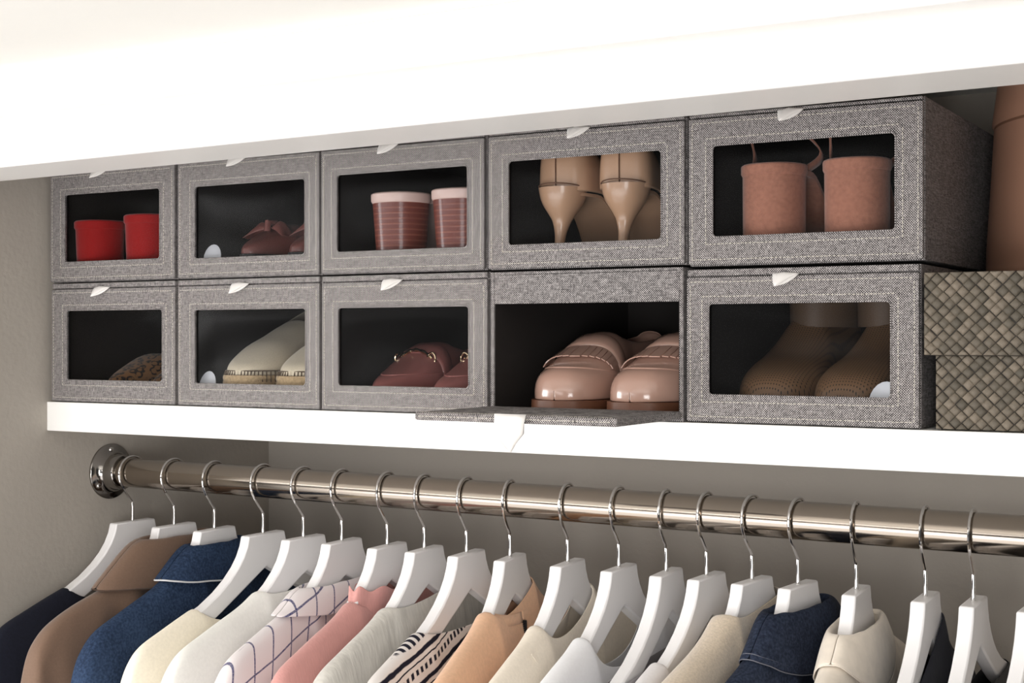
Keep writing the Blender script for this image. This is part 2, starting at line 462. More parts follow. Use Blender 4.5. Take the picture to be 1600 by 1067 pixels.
def loafer(label, side, leath, solem, pointed=False, L=.255, W=.046, fringe=False, bit=False, hi=1.0):
    t = empty('loafer', (0, 0, 0)); tag(t, label, 'shoe')
    st = .012 if not pointed else .016
    base = lambda s: st + .0 * s
    plan = WP if pointed else WR
    top = [(0, .010), (.02, .022), (.06, .031), (.12, .036), (.2, .042), (.32, .056), (.45, .072), (.5, .074), (.7, .068), (.88, .072), (.97, .074), (1, .06)]
    if pointed: top = [(0, .006), (.03, .012), (.1, .019), (.2, .027), (.32, .042), (.42, .054), (.5, .058), (.7, .05), (.88, .055), (.97, .058), (1, .05)]
    top = [(a, b_ * hi) for a, b_ in top]
    u = upper_mesh(L, W, top, base, plan, throat=.5, side=side, q=.62).build('upper', leath, t, solid=.0016, sub=1, auto=False)
    sole_mesh(L, W, base, st - .0003, plan, side, 1.06).build('sole', solem, t, bevel=.001)
    heel_mesh(L * .9, [(-.0, W * .64, .028, -.004), (.001, W * .66, .029, -.004), (st, W * .68, .029, -.004)]).build('heel', solem, t)
    # apron seam round the toe
    b = MB()
    pts = ridge_line(b, L, W, top, base, 0, R(12), R(168), .0011, plan, side, q=.62, sfun=lambda x: .45 - .355 * math.sin(math.pi * x) ** .55)
    b.build('apron_seam', leath, u)
    # saddle strap over the instep
    b = MB(); rows = []
    for s in (.335, .35, .385, .42, .435):
        row = []
        for k in range(17):
            a = math.pi * (.06 + .88 * k / 16); w_ = smooth_tab(plan, s) * W + .0022; zt = smooth_tab(top, s) + .0028
            if s in (.335, .435): w_ -= .0016; zt -= .002
            c, sn = math.cos(a), math.sin(a)
            row.append((side * .006 * math.sin(s * 3.1) + w_ * math.copysign(abs(c) ** .75, c), s * L, st + zt * sn ** .62))
        rows.append(row)
    b.quad_grid(rows); b.build('saddle_strap', leath, t, solid=.001, auto=False)
    if fringe:
        b = MB(); N = 13
        for k in range(N):                   # kiltie: separate leather teeth over the vamp
            a0 = math.pi * (.17 + .66 * k / N); a1 = math.pi * (.17 + .66 * (k + .86) / N); rows = []
            for s, lf in ((.31, .003), (.25, .0042), (.2 + .035 * abs(k - 6) / 6, .0048)):
                row = []
                for a in (a0, (a0 + a1) / 2, a1):
                    w_ = smooth_tab(plan, s) * W + lf; zt = smooth_tab(top, s) + lf; c, sn = math.cos(a), math.sin(a)
                    row.append((side * .006 * math.sin(s * 3.1) + w_ * math.copysign(abs(c) ** .75, c), s * L, st + zt * sn ** .62))
                rows.append(row)
            b.quad_grid(rows)
        b.build('fringe', leath, t, solid=.0012, smooth=False)
    if bit and True:
        s = .33; w_ = W * smooth_tab(plan, s); zt = smooth_tab(top, s)
        b = MB()
        pts = [(side * .005 + w_ * .62 * c, s * L - .002, st + (zt + .005) - .010 * c * c) for c in [(-1 + 2 * k / 16) for k in range(17)]]
        b.tube(pts, [.0016 + .0012 * math.sin(k * 2.2) ** 2 for k in range(17)], 8)
        for sg in (-1, 1):
            p = pts[0] if sg < 0 else pts[-1]
            b.tube([(p[0] + .006 * math.cos(R(a)), p[1] - .001, p[2] + .007 * math.sin(R(a))) for a in range(0, 361, 30)], .0014, 7, cap=False)
        b.build('metal_bit', 'gold', t)
    return t

M['gold'] = mat('pale_gold_metal', srgb(232, 205, 170), .12, 1)
M['loafer_tan'] = leather('pinkish_tan_leather', srgb(198, 160, 144), .2, .7, 300, .06)
M['brown_sole'] = mat('brown_stacked_sole', srgb(112, 72, 52), .45)
M['rose'] = leather('dusty_rose_leather', srgb(176, 112, 106), .3, .5)
M['rose_sole'] = mat('rose_sole', srgb(160, 98, 92), .5)
def pair(fn, px1, px2, Yt, z, rz, **kw):
    out = []
    for i, px in enumerate((px1, px2)):
        t = fn(i, **kw); place(t, XP(px, Yt), Yt, z, rz); out.append(t)
    return out
pair(lambda i: loafer(['tan leather loafer with fringe, left one in the open box', 'tan leather loafer with fringe, right one in the open box'][i], (-1, 1)[i], 'loafer_tan', 'brown_sole', fringe=True, W=.044),
     866, 984, YF + .012, FL, R(0))
pair(lambda i: loafer(['rose pointed loafer with metal bit, left one of the pair', 'rose pointed loafer with metal bit, right one of the pair'][i], (-1, 1)[i], 'rose', 'rose_sole', pointed=True, bit=True, L=.25, W=.04),
     588, 684, YF + .014, FL, R(-3))

# espadrille wedges
M['canvas'] = cloth('cream_canvas', srgb(214, 200, 176), .85, 700, .25, .06)
M['jute'] = cloth('jute_rope', srgb(186, 160, 124), .9, 260, .5, .25)
M['jutedark'] = cloth('brown_blanket_stitch', srgb(92, 76, 60), .9, 300, .3, .2)
def espadrille(label, side):
    L, W = .235, .041
    t = empty('espadrille', (0, 0, 0)); tag(t, label, 'shoe')
    rise = base_rise(.045, L); base = lambda s: .033 + rise(s) * 1.0
    top = [(0, .006), (.02, .012), (.06, .018), (.12, .026), (.25, .042), (.4, .052), (.5, .05), (.7, .045), (.88, .05), (.97, .052), (1, .04)]
    upper_mesh(L, W, top, base, WR, throat=.5, side=side, q=.66).build('upper', 'canvas', t, solid=.0016, sub=1, auto=False)
    so_ = MB(); rows = []
    for i in range(44):
        s = .5 - .5 * math.cos(math.pi * i / 43); w_ = smooth_tab(WR, s) * W * 1.05 + .0015; z1 = base(s); y = s * L + (s - .5) * .006; cx = side * .006 * math.sin(s * 3.1)
        nr = 5; row = []
        for k in range(nr * 4 + 1):
            u = k / (nr * 4); row.append((cx - w_ - .0011 * abs(math.sin(u * nr * math.pi)), y - (.001 if s < .05 else 0), .0005 + (z1 - .0005) * u))
        row += [(cx, y, z1)]
        for k in range(nr * 4, -1, -1):
            u = k / (nr * 4); row.append((cx + w_ + .0011 * abs(math.sin(u * nr * math.pi)), y - (.001 if s < .05 else 0), .0005 + (z1 - .0005) * u))
        rows.append(row)
    k = so_.quad_grid(rows, close_u=True); n_ = len(rows[0]); so_.f.append(tuple(range(k + n_ - 1, k - 1, -1)))
    e = k + 43 * n_; so_.f.append(tuple(range(e, e + n_)))
    sol = so_.build('rope_sole', 'jute', t)
    def inv(u):
        c = abs(math.cos(math.pi * u)); lo, hi = 0, .28
        for _ in range(20):
            m_ = (lo + hi) / 2
            if smooth_tab(WR, m_) < c: lo = m_
            else: hi = m_
        return lo + max(0, c - .97) * 4
    b = MB()
    for i in range(30):                       # blanket stitches round the toe where canvas meets rope
        u = i / 29; s = inv(u); sg = -1 if u < .5 else 1
        w_ = (smooth_tab(WR, s) * W * 1.05 + .003); x = side * .006 * math.sin(s * 3.1) + sg * w_; y = s * L - .0015
        z = base(s); b.tube([(x, y, z - .008), (x * .985, y + .0002, z), (x * .95, y + .002, z + .0055)], .0008, 5)
        u2 = (i + 1) / 29; 
        if i < 29:
            s2 = inv(u2); sg2 = -1 if u2 < .5 else 1
            w2 = (smooth_tab(WR, s2) * W * 1.05 + .003); x2 = side * .006 * math.sin(s2 * 3.1) + sg2 * w2
            b.tube([(x * .95, y + .002, z + .0055), (x2 * .95, s2 * L + .0005, base(s2) + .0055)], .0008, 5)
    q_ = b.build('blanket_stitch', 'jutedark', sol); q_['kind'] = 'stuff'
    return t
pair(lambda i: espadrille(['cream canvas wedge espadrille with rope sole, left one showing its long side', 'cream canvas wedge espadrille with rope sole, right one cut by the window edge'][i], (-1, 1)[i]),
     372, 455, YF + .014, FL, R(1))

# leopard flats
m = mat('leopard_print_suede', srgb(120, 84, 52), .8, sheen=.2); t = NT(m)
v = t.n('ShaderNodeTexVoronoi', {'Scale': 95.0}); t.put(v.inputs['Vector'], t.obj())
v2 = t.noise(190, 2)
f = t.math('MULTIPLY', t.mapr(v.outputs['Distance'], .28, .4, 0, 1), t.mapr(v.outputs['Distance'], .5, .62, 1, 0)); f = t.math('MULTIPLY', f, t.mapr(v2, .38, .45, 0, 1))
t.put(t.b.inputs['Base Color'], t.mix(f, srgb(132, 92, 56), srgb(24, 18, 16))); M['leopard'] = m
M['black_sole'] = mat('black_sole', srgb(28, 26, 26), .5)
def flat_shoe(label, side, mm, bow=False, solem='black_sole'):
    L, W, pl = .24, .038, (.024 if bow else .016)
    t = empty('ballet_flat', (0, 0, 0)); tag(t, label, 'shoe'); base = lambda s: pl
    top = [(0, .006), (.03, .012), (.1, .02), (.2, .03), (.3, .04), (.36, .042), (.5, .036), (.7, .038), (.88, .05), (.97, .054), (1, .045)]
    u = upper_mesh(L, W, top, base, WP, throat=.4, side=side, q=.7).build('upper', mm, t, solid=.0015, sub=1, auto=False)
    sole_mesh(L, W, base, pl - .0003, WP, side, 1.04).build('sole', solem, t)
    heel_mesh(L * .9, [(0, W * .6, .022, -.004), (pl, W * .62, .023, -.004)]).build('heel', solem, t)
    if bow:
        for sg in (-1, 1):                    # gathered ruffle / bow over the vamp
            b = MB(); rows = []
            for i in range(9):
                u_ = i / 8; row = []
                for k in range(7):
                    v_ = k / 6 - .5
                    row.append((sg * (.002 + .032 * u_), L * .2 + v_ * (.006 + .03 * u_), pl + .034 + .014 * math.sin(math.pi * u_) * math.cos(v_ * 3) - .012 * u_ + .002 * math.sin(k * 2.4)))
                rows.append(row)
            b.quad_grid(rows); b.build('bow_loop', mm, t, solid=.0015, sub=1, auto=False)
        b = MB(); b.tube([(0, L * .2 - .007, pl + .03), (0, L * .2 - .006, pl + .041), (0, L * .2 + .007, pl + .042), (0, L * .2 + .008, pl + .034)], .0045, 10); b.build('bow_knot', mm, t)
    return t
for i, (px, Yt) in enumerate(((172, YF + .014), (241, YF + .02))):
    t_ = flat_shoe(['leopard print pointed flat, left one in the box nearest the wall', 'leopard print pointed flat, right one mostly behind the window edge'][i], (-1, 1)[i], 'leopard')
    place(t_, XP(px, Yt), Yt, FL, R(-3))
M['burg'] = leather('dark_burgundy_leather', srgb(124, 74, 68), .4, .3)
for i, (px, Yt) in enumerate(((382, YF + .016), (457, YF + .02))):
    t_ = flat_shoe(['dark burgundy flat with bow, left one in the upper box', 'dark burgundy flat with bow, right one beside the window edge'][i], (-1, 1)[i], 'burg', True)
    place(t_, XP(px, Yt), Yt, FU[1], R(-2))

# perforated brown booties
m = mat('perforated_brown_leather', srgb(134, 104, 78), .5, coat=.1); t = NT(m); s = t.sep(t.obj())
k = 2 * math.pi / .0058
h = t.math('MULTIPLY', t.math('SINE', t.math('MULTIPLY', t.math('ADD', s[0], s[1]), k)), t.math('SINE', t.math('MULTIPLY', t.math('SUBTRACT', s[1], s[0]), k)))
f = t.mapr(h, .62, .74, 0, 1)
t.put(t.b.inputs['Base Color'], t.mix(f, srgb(122, 92, 66), srgb(24, 18, 14))); M['perf'] = m
M['redsole'] = mat('reddish_brown_welt', srgb(110, 58, 42), .45)
M['cuff'] = leather('brown_boot_leather', srgb(96, 76, 60), .6, 0)
def bootie(label, side):
    L, W = .25, .044; t = empty('ankle_boot', (0, 0, 0)); tag(t, label, 'shoe'); base = lambda s: .011
    top = [(0, .008), (.02, .02), (.06, .03), (.12, .037), (.22, .046), (.34, .056), (.46, .074), (.56, .094), (.7, .1), (.88, .1), (.97, .1), (1, .09)]
    upper_mesh(L, W, top, base, WR, throat=2, openk=None, side=side, q=.6).build('upper', 'perf', t, sub=1, auto=False)
    sole_mesh(L, W, base, .0108, WR, side, 1.07).build('sole', 'redsole', t, bevel=.001)
    b = MB(); b2 = []
    for z, g in ((.09, 1.03), (.128, 1.06), (.1285, .98), (.09, .95)):
        b2.append([(W * .78 * g * math.cos(R(a)), L * .72 + .056 * g * math.sin(R(a)), z) for a in range(0, 360, 15)])
    b.quad_grid(b2, close_u=True); b.build('ankle_cuff', 'cuff', t)
    return t
pair(lambda i: bootie(['brown perforated ankle boot, left one deep in shadow', 'brown perforated ankle boot, right one with its cuff in view'][i], (-1, 1)[i]), 1196, 1312, YF + .018, FL, R(-1))

# heels facing the front of the box: local frame turned by pi
def heel_shoe(kind, label, side, mm, heelm, hh, W, L=.21):
    t = empty(kind, (0, 0, 0)); tag(t, label, 'shoe')
    return t
M['red'] = cloth('red_suede', srgb(158, 12, 12), .75, 500, .2, .06)
M['terra'] = cloth('terracotta_suede', srgb(172, 118, 98), .85, 240, .25, .12)
M['nude'] = leather('nude_tan_leather', srgb(198, 158, 128), .3, .35)
M['nudedark'] = mat('dark_seam', srgb(110, 76, 56), .7)
M['palerim'] = leather('pale_pink_leather', srgb(226, 196, 186), .45, .1)
m = mat('striped_stacked_wood', srgb(120, 52, 38), .4, coat=.3); t = NT(m); s = t.sep(t.obj())
f = t.mapr(t.math('SINE', t.math('MULTIPLY', s[2], 2 * math.pi / .0062)), .25, .95, 0, 1)
f = t.math('MULTIPLY', f, t.mapr(t.noise(60, 3), .3, .7, .35, 1))
t.put(t.b.inputs['Base Color'], t.mix(f, srgb(112, 50, 38), srgb(148, 84, 66))); t.bump(f, .3, .0006); M['stack'] = m
def block_sole(t, L, W, hh, mm, plan=WR, thick=.006, side=1):
    rise = base_rise(hh - thick, L); base = lambda s: thick + rise(s)
    return sole_mesh(L, W, base, thick - .0003, plan, side, 1.0).build('sole', mm, t), base
def mule(label, side, mm, hm, hh, Wh, taper=1.0, rim=None, L=.215, W=.037, rings=False, depth=.036):
    t = empty('block_heel_mule', (0, 0, 0)); tag(t, label, 'shoe')
    rm = rim or mm
    _, base = block_sole(t, L, W, hh, rm, side=side)
    yc = L * .86; prof = []
    top = hh - .0055
    for i in range(13):
        u = i / 12; ww = Wh * (taper + (1 - taper) * u); prof.append((.0003 + (top - .0003) * u, ww, depth * (taper + (1 - taper) * u), 0))
    heel_mesh(yc, prof).build('heel', hm, t)
    # footbed edge over the heel
    heel_mesh(yc, [(top - .001, Wh * 1.0, depth, 0), (top + .002, Wh * 1.045, depth * 1.05, 0), (hh + .0042, Wh * 1.05, depth * 1.055, 0), (hh + .0058, Wh * .99, depth * .99, 0)]).build('footbed', rm, t, bevel=.0008)
    tp = [(0, .01), (.05, .02), (.2, .036), (.4, .052), (.5, .055)]
    upper_mesh(L, W, tp, base, WR, throat=2, openk=None, side=side, s0=.08, s1=.42, q=.7, ns=14).build('toe_band', rm if rings else mm, t, solid=.0015, auto=False)
    return t
for i, (px, sh_) in enumerate(((166, 0), (244, .004))):
    t_ = mule(['red suede block heel, left one of the pair', 'red suede block heel, right one cut by the window edge'][i], (-1, 1)[i], 'red', 'red', .071 + sh_, .033, .93)
    Yh = YF + .05; place(t_, XP(px, Yh) , Yh + .18, FU[0], R(180)); 
for i, px in enumerate((634, 729)):
    t_ = mule(['striped wooden heel with pale pink footbed, left one of the pair', 'striped wooden heel with pale pink footbed, right one cut by the window edge'][i], (-1, 1)[i], 'palerim', 'stack', .082, .034, .84, rim='palerim')
    Yh = YF + .05; place(t_, XP(px, Yh), Yh + .18, FU[2], R(180))
for i, px in enumerate((1221, 1330)):
    t_ = mule(['terracotta suede block heel sandal, left one of the pair', 'terracotta suede block heel sandal, right one of the pair'][i], (-1, 1)[i], 'terra', 'terra', .09, .0315, .985, depth=.034)
    t_.name = 'block_heel_sandal'
    b = MB()
    b.tube([(.032 * math.cos(R(a)), .185 + .034 * math.sin(R(a)), .0885) for a in range(0, 181, 12)], .0007, 6); b.build('seam', 'nudedark', t_)
    for sg in (-1, 1):
        b = MB(); rows = []
        P_ = catmull([(sg * .028, .175, .09), (sg * .036, .15, .108), (sg * .026, .185, .128), (sg * .006, .205, .122)], 5)
        for p_ in P_: rows.append([p_ + Vector((0, -.005, -.002)), p_ + Vector((0, .005, .003))])
        b.quad_grid(rows); b.build('ankle_strap', 'terra', t_, solid=.0015)
    Yh = YF + .05; place(t_, XP(px, Yh), Yh + .185, FU[4], R(180 + (2 if i else -2)))

def pump(label, side):
    L, W, hh = .20, .036, .078
    t = empty('stiletto_pump', (0, 0, 0)); tag(t, label, 'shoe')
    rise = base_rise(hh - .004, L); base = lambda s: .004 + rise(s)
    sole_mesh(L, W, base, .0035, WP, side, .98).build('sole', 'nude', t)
    plan = [(0, .0), (.012, .18), (.04, .33), (.1, .56), (.2, .84), (.3, 1.0), (.42, .9), (.58, .74), (.75, .76), (.86, .82), (.93, .8), (.975, .62), (.992, .36), (1, .0)]
    top = [(0, .006), (.03, .012), (.1, .022), (.2, .032), (.3, .038), (.5, .04), (.7, .046), (.88, .058), (.97, .06), (1, .054)]
    u = upper_mesh(L, W, top, base, plan, throat=.34, openk=.36, side=side, q=.55, p=.6, s1=1, ns=44).build('upper', 'nude', t, solid=.0015, sub=1, auto=False)
    prof = []
    hp = [(0, .0048), (.02, .0052), (.035, .0065), (.048, .0105), (.058, .0165), (.066, .0215), (.074, .0245), (.084, .0265)]
    for i in range(20):
        z = .0003 + (.084 - .0003) * i / 19; w_ = smooth_tab(hp, z); prof.append((z, w_, w_ * 1.05, -.012 - .010 * max(0, (.05 - z) / .05) * -1 - .004 * (w_ / .028)))
    heel_mesh(L * .995, prof, flat=.85).build('heel', 'nude', t)
    heel_mesh(L * .995, [(0, .0052, .0055, -.002), (.004, .0052, .0055, -.002)], flat=.9).build('heel_tip', 'black_sole', t)
    b = MB(); b.tube([(side * .0004, L + .0016 - .0005 * abs(z - .105) * 40, z) for z in [.086 + .004 * k for k in range(12)]], .0006, 6)
    b.tube([(side * .0003 + .0266 * math.cos(R(a)), L * .995 - .0155 + .0285 * math.sin(R(a)), .0835 + .004 * math.sin(R(a))) for a in range(-30, 211, 12)], .0007, 6)
    b.build('seam', 'nudedark', u); return t
for i, px in enumerate((884, 975)):
    t_ = pump(['tan leather stiletto pump seen from behind, left one', 'tan leather stiletto pump seen from behind, right one'][i], (-1, 1)[i])
    Yh = YF + .045; place(t_, XP(px, Yh), Yh + .19, FU[3], R(178 + 2 * i))
# white tags on the box floors
M['paper'] = mat('white_paper', srgb(235, 236, 242), .7)
for (px, fl_, lab, rz) in ((328, FU[1], 'small white paper tag in the box of burgundy flats', .2), (320, FL, 'small white paper tag in the box of espadrilles', .1), (1377, FL, 'white tissue paper wad beside the brown perforated boot', -.3)):
    b = MB(); sc = 1.35 if px > 1000 else 1; n_ = 20
    ring = [(.0125 * sc * math.cos(2 * math.pi * k / n_), .019 + .018 * math.sin(2 * math.pi * k / n_) * (1 if k < n_ / 2 else .98)) for k in range(n_)]
    rows = [[(x * g, y + .006 * (1 - z / .04) * 0, .019 + (z - .019) * g) for x, z in ring] for g, y in ((.02, -.0006), (.96, -.0002), (1, .0004), (.96, .001), (.02, .0014))]
    rows = [[(p[0], p[1] + .25 * p[2], p[2]) for p in r_] for r_ in rows]
    b.quad_grid(rows, close_u=True); b.box(-.004, .004, -.0003, .0012, .0, .004); Y_ = YF + .010
    o = b.build('paper_tag', 'paper', None); o.location = (XP(px, Y_), Y_, fl_ + .0006); o.rotation_euler = (0, 0, rz); tag(o, lab, 'tag')

# ------------------------------------------------------------------ woven basket with lid
m = mat('plaited_seagrass', srgb(118, 108, 94), .6, spec=.3); t = NT(m); oi = t.n('ShaderNodeObjectInfo')
g_ = t.noise(500, 3, t.scalev(t.obj(), (.12, 1, 1)))
c = t.mix(oi.outputs['Random'], srgb(84, 78, 68), srgb(126, 115, 101)); c = t.mix(t.mapr(g_, .3, .75, 0, .55), c, srgb(72, 68, 60))
t.put(t.b.inputs['Base Color'], c); t.bump(g_, .4, .0008); M['seagrass'] = m
M['basketdark'] = mat('dark_basket_core', srgb(44, 40, 35), .9)
bx0 = XP(1452, YF); bk = empty('woven_basket', (bx0 + .16, YF + .16, SZ + .0003))
tag(bk, 'dark taupe plaited seagrass basket with lid at the right end of the shelf', 'basket')
bw, bh = .155, .1435
lidh = .0755
body = one(-bw - .0, bw, -.155, .155, 0, bh - lidh + .02).build('basket_body', 'basketdark', bk, smooth=False, bevel=.004)
lid = MB(); lid.box(-bw - .0085, bw + .0085, -.1635, .1635, bh - lidh, bh)
lid = lid.build('lid', 'basketdark', bk, smooth=False, bevel=.003)
def clip(poly, x0, x1, z0, z1):
    def cl(P, ins, inter):
        out = []
        for i in range(len(P)):
            a, b_ = P[i], P[(i + 1) % len(P)]
            if ins(a): out.append(a)
            if ins(a) != ins(b_): out.append(inter(a, b_))
        return out
    def ix(v): return lambda a, b_: (v, a[1] + (b_[1] - a[1]) * (v - a[0]) / (b_[0] - a[0]))
    def iz(v): return lambda a, b_: (a[0] + (b_[0] - a[0]) * (v - a[1]) / (b_[1] - a[1]), v)
    for ins, it in ((lambda p: p[0] >= x0, ix(x0)), (lambda p: p[0] <= x1, ix(x1)), (lambda p: p[1] >= z0, iz(z0)), (lambda p: p[1] <= z1, iz(z1))):
        poly = cl(poly, ins, it)
        if len(poly) < 3: return None
    return poly
CS = .0081
_cell_cache = {}
def weave(parent, x0, x1, z0, z1, y, xvis, seed):
    rr = random.Random(seed); h = CS / math.sqrt(2); stuff = MB(); count = 0
    for i in range(int((x1 - x0) / h) + 3):
        for j in range(int((z1 - z0) / h) + 3):
            if (i + j) % 2: continue
            cx, cz = x0 + i * h, z0 + j * h
            e = h * .955; dx, dz = rr.uniform(-.0005, .0005), rr.uniform(-.0005, .0005)
            P = [(cx + dx, cz + dz - e), (cx + dx + e, cz + dz), (cx + dx, cz + dz + e), (cx + dx - e, cz + dz)]
            par = ((i + j) // 2) % 2; ty = rr.uniform(-.0004, .0004)
            P = clip(P, x0, x1, z0, z1)
            if not P or len(P) < 3: continue
            ar = abs(sum(P[k][0] * P[(k + 1) % len(P)][1] - P[(k + 1) % len(P)][0] * P[k][1] for k in range(len(P)))) / 2
            if ar < 4e-6: continue
            mx, mz = sum(p[0] for p in P) / len(P), sum(p[1] for p in P) / len(P)
            ang = R(45) if par else R(-45); ca, sa = math.cos(ang), math.sin(ang)
            loc = [((p[0] - mx) * ca + (p[1] - mz) * sa, -(p[0] - mx) * sa + (p[1] - mz) * ca) for p in P]
            n = len(loc)
            # strand crown: high along its own length, dipping under the neighbours at both ends
            def hgt(a, b_): return -.0017 + .0011 * min(1, abs(a) / (CS * .5)) ** 2
            vs = [(a, .0008, b_) for a, b_ in loc] + [(a * .96, hgt(a, b_) + .0004, b_ * .93) for a, b_ in loc] + [(a * .45, -.0018, b_ * .6) for a, b_ in loc]
            fs = [(k, (k + 1) % n, n + (k + 1) % n, n + k) for k in range(n)] + [(n + k, n + (k + 1) % n, 2 * n + (k + 1) % n, 2 * n + k) for k in range(n)] + [tuple(range(2 * n, 3 * n))]
            if mx < xvis:
                me = None
                if n == 4 and abs(ar - 2 * e * e) < 1e-8 and par in _cell_cache: me = _cell_cache[par]
                if me is None:
                    me = D.meshes.new('plaited_strip'); me.from_pydata(vs, [], fs); me.materials.append(M['seagrass']); 
                    me.polygons.foreach_set('use_smooth', [True] * len(me.polygons)); me.update()
                    if n == 4 and abs(ar - 2 * e * e) < 1e-8: _cell_cache[par] = me
                o = D.objects.new('plaited_strip', me); COL.objects.link(o); o.parent = parent
                o.location = (mx, y + ty, mz); o.rotation_euler = (rr.uniform(-.05, .05), -ang, rr.uniform(-.05, .05)); count += 1
            else:
                b0 = len(stuff.v)
                stuff.v += [(a * ca - b_ * sa + mx, y + q_, a * sa + b_ * ca + mz) for a, q_, b_ in vs]
                stuff.f += [tuple(b0 + k for k in f_) for f_ in fs]
    if stuff.v:
        s_ = stuff.build('plaiting', 'seagrass', parent); s_['kind'] = 'stuff'
weave(body, -bw, bw, .0008, bh - lidh, -.1555, -.04, 3)
weave(lid, -bw - .0085, bw + .0085, bh - lidh + .0004, bh - .0002, -.164, -.04, 5)

# round leather hat box on the basket
M['tan'] = leather('tan_leather', srgb(150, 112, 92), .5, .1, 200, .1)
hx = empty('hat_box', (-.148, 1.532, SZ + .0003 + bh + .0003))
tag(hx, 'round tan leather hat box standing on the woven basket', 'hat box')
b = MB(); b.lathe([(.0, .0), (.17, .0), (.174, .004), (.1735, .03), (.169, .10), (.166, .152), (.0, .152)], n=72); b.build('box_body', 'tan', hx)
b = MB(); b.lathe([(.1655, .15), (.1655, .1545), (.0, .1545)], n=72); b.build('gap_band', 'nudedark', hx)
b = MB(); b.lathe([(.0, .1545), (.1665, .1545), (.168, .157), (.165, .18), (.159, .2285), (.155, .2305), (.0, .2315)], n=72); b.build('lid', 'tan', hx)

# ------------------------------------------------------------------ hangers
ZT = -.25
OUT = [(0, 0), (.035, 0), (.0385, -.012), (.045, -.0245), (.055, -.037), (.07, -.0505), (.09, -.064), (.115, -.0765), (.15, -.0885), (.185, -.1005), (.208, -.1095), (.219, -.118)]
INN = [(0, -.0425), (.012, -.0485), (.022, -.054), (.034, -.0605), (.048, -.068), (.065, -.077), (.085, -.0878), (.11, -.1), (.145, -.1145), (.18, -.1275), (.205, -.1345), (.217, -.129)]
def hanger_mesh():
    b = MB(); prs = [((-o[0], o[1]), (-i[0], i[1])) for o, i in zip(OUT[::-1], INN[::-1])][:-1] + list(zip(OUT, INN)); rows = []
    for x in (-.0072, .0072): pass
    rows = [[(-.0072, o[0], o[1]) for o, i in prs], [(.0072, o[0], o[1]) for o, i in prs], [(.0072, i[0], i[1]) for o, i in prs], [(-.0072, i[0], i[1]) for o, i in prs]]
    b.quad_grid(rows, close_v=True); n = len(prs)
    b.f.append((0, n, 2 * n, 3 * n)); b.f.append((n - 1, 2 * n - 1, 3 * n - 1, 4 * n - 1)); return b
HK = [(0, 0, .022), (0, -.001, .027), (0, -.0085, .036), (0, -.0175, .047), (0, -.0232, .058), (0, -.0242, .068), (0, -.0205, .079), (0, -.0115, .0865), (0, 0, .0889), (0, .0115, .0862), (0, .0205, .078), (0, .0238, .0675), (0, .0225, .0585)]
def hook_mesh():
    b = MB(); b.tube(catmull(HK, 5), .0016, 8); return b
def post_mesh():
    b = MB(); b.lathe([(.0022, -.001), (.0022, .0245), (.0018, .0262)], n=12); return b
proto = empty('clothes_hanger', (0, 0, 0))
hb_ = hanger_mesh().build('hanger_body', 'hang', proto, bevel=.0019, smooth=True)
hk_ = hook_mesh().build('hook', 'chrome', proto); ps_ = post_mesh().build('hook_post', 'chrome', proto)
POST = [207, 272, 335, 411, 474, 534, 605, 663, 729, 797, 887, 967, 1041, 1104, 1175, 1247, 1338, 1446, 1521, 1612]
TOPY = [808, 814, 823, 830, 833, 841, 846, 851, 857, 866, 876, 880, 883, 894, 899, 906, 918, 924, 935, 940]
FRX = [177, 243, 308, 383, 446, 509, 581, 640, 707.5, 780, 868, 947, 1024, 1083, 1151, 1225, 1326, 1434, 1510, 1600]
HOLD = ['navy top, the one nearest the wall flange', 'taupe shirt', 'blue denim jacket', 'pale cream top', 'plain white blouse', 'navy windowpane check shirt', 'dusty pink ruffled blouse',
        'textured light grey blouse', 'black and white patterned top', 'peach top', 'cream top with a seam', 'bright white top', 'grey camisole', 'white sleeve top', 'beige knit sweater', 'dark denim jacket with stitched collar',
        'cream jacket', 'navy top at the right', 'black top', None]
HX, HY = [], []
for i, (px, py, fx) in enumerate(zip(POST, TOPY, FRX)):
    X = XP(px, YR)
    best = min((abs(((lambda P: 800 + F * (P[0] * CT + P[1] * ST) / (-P[0] * ST + P[1] * CT))((X + .035 * math.sin(R(a)), YR - .035 * math.cos(R(a))))) - fx), a) for a in [k * .5 for k in range(-36, 37)])[1]
    HX.append(X); HY.append(R(max(-12, min(12, best))))
    if i == 0: root, parts = proto, []
    else:
        root = proto.copy(); COL.objects.link(root)
        for c_ in (hb_, hk_, ps_):
            q_ = c_.copy(); COL.objects.link(q_); q_.parent = root
    root.location = (X, YR, ZT - SAG * (X - XW) - .0007); root.rotation_euler = (0, 0, HY[i])
    lab = ('white wooden hanger holding the ' + HOLD[i]) if HOLD[i] else 'white wooden hanger cut off by the right edge of the photo'
    tag(root, lab, 'hanger', 'white wooden hangers on the rod')

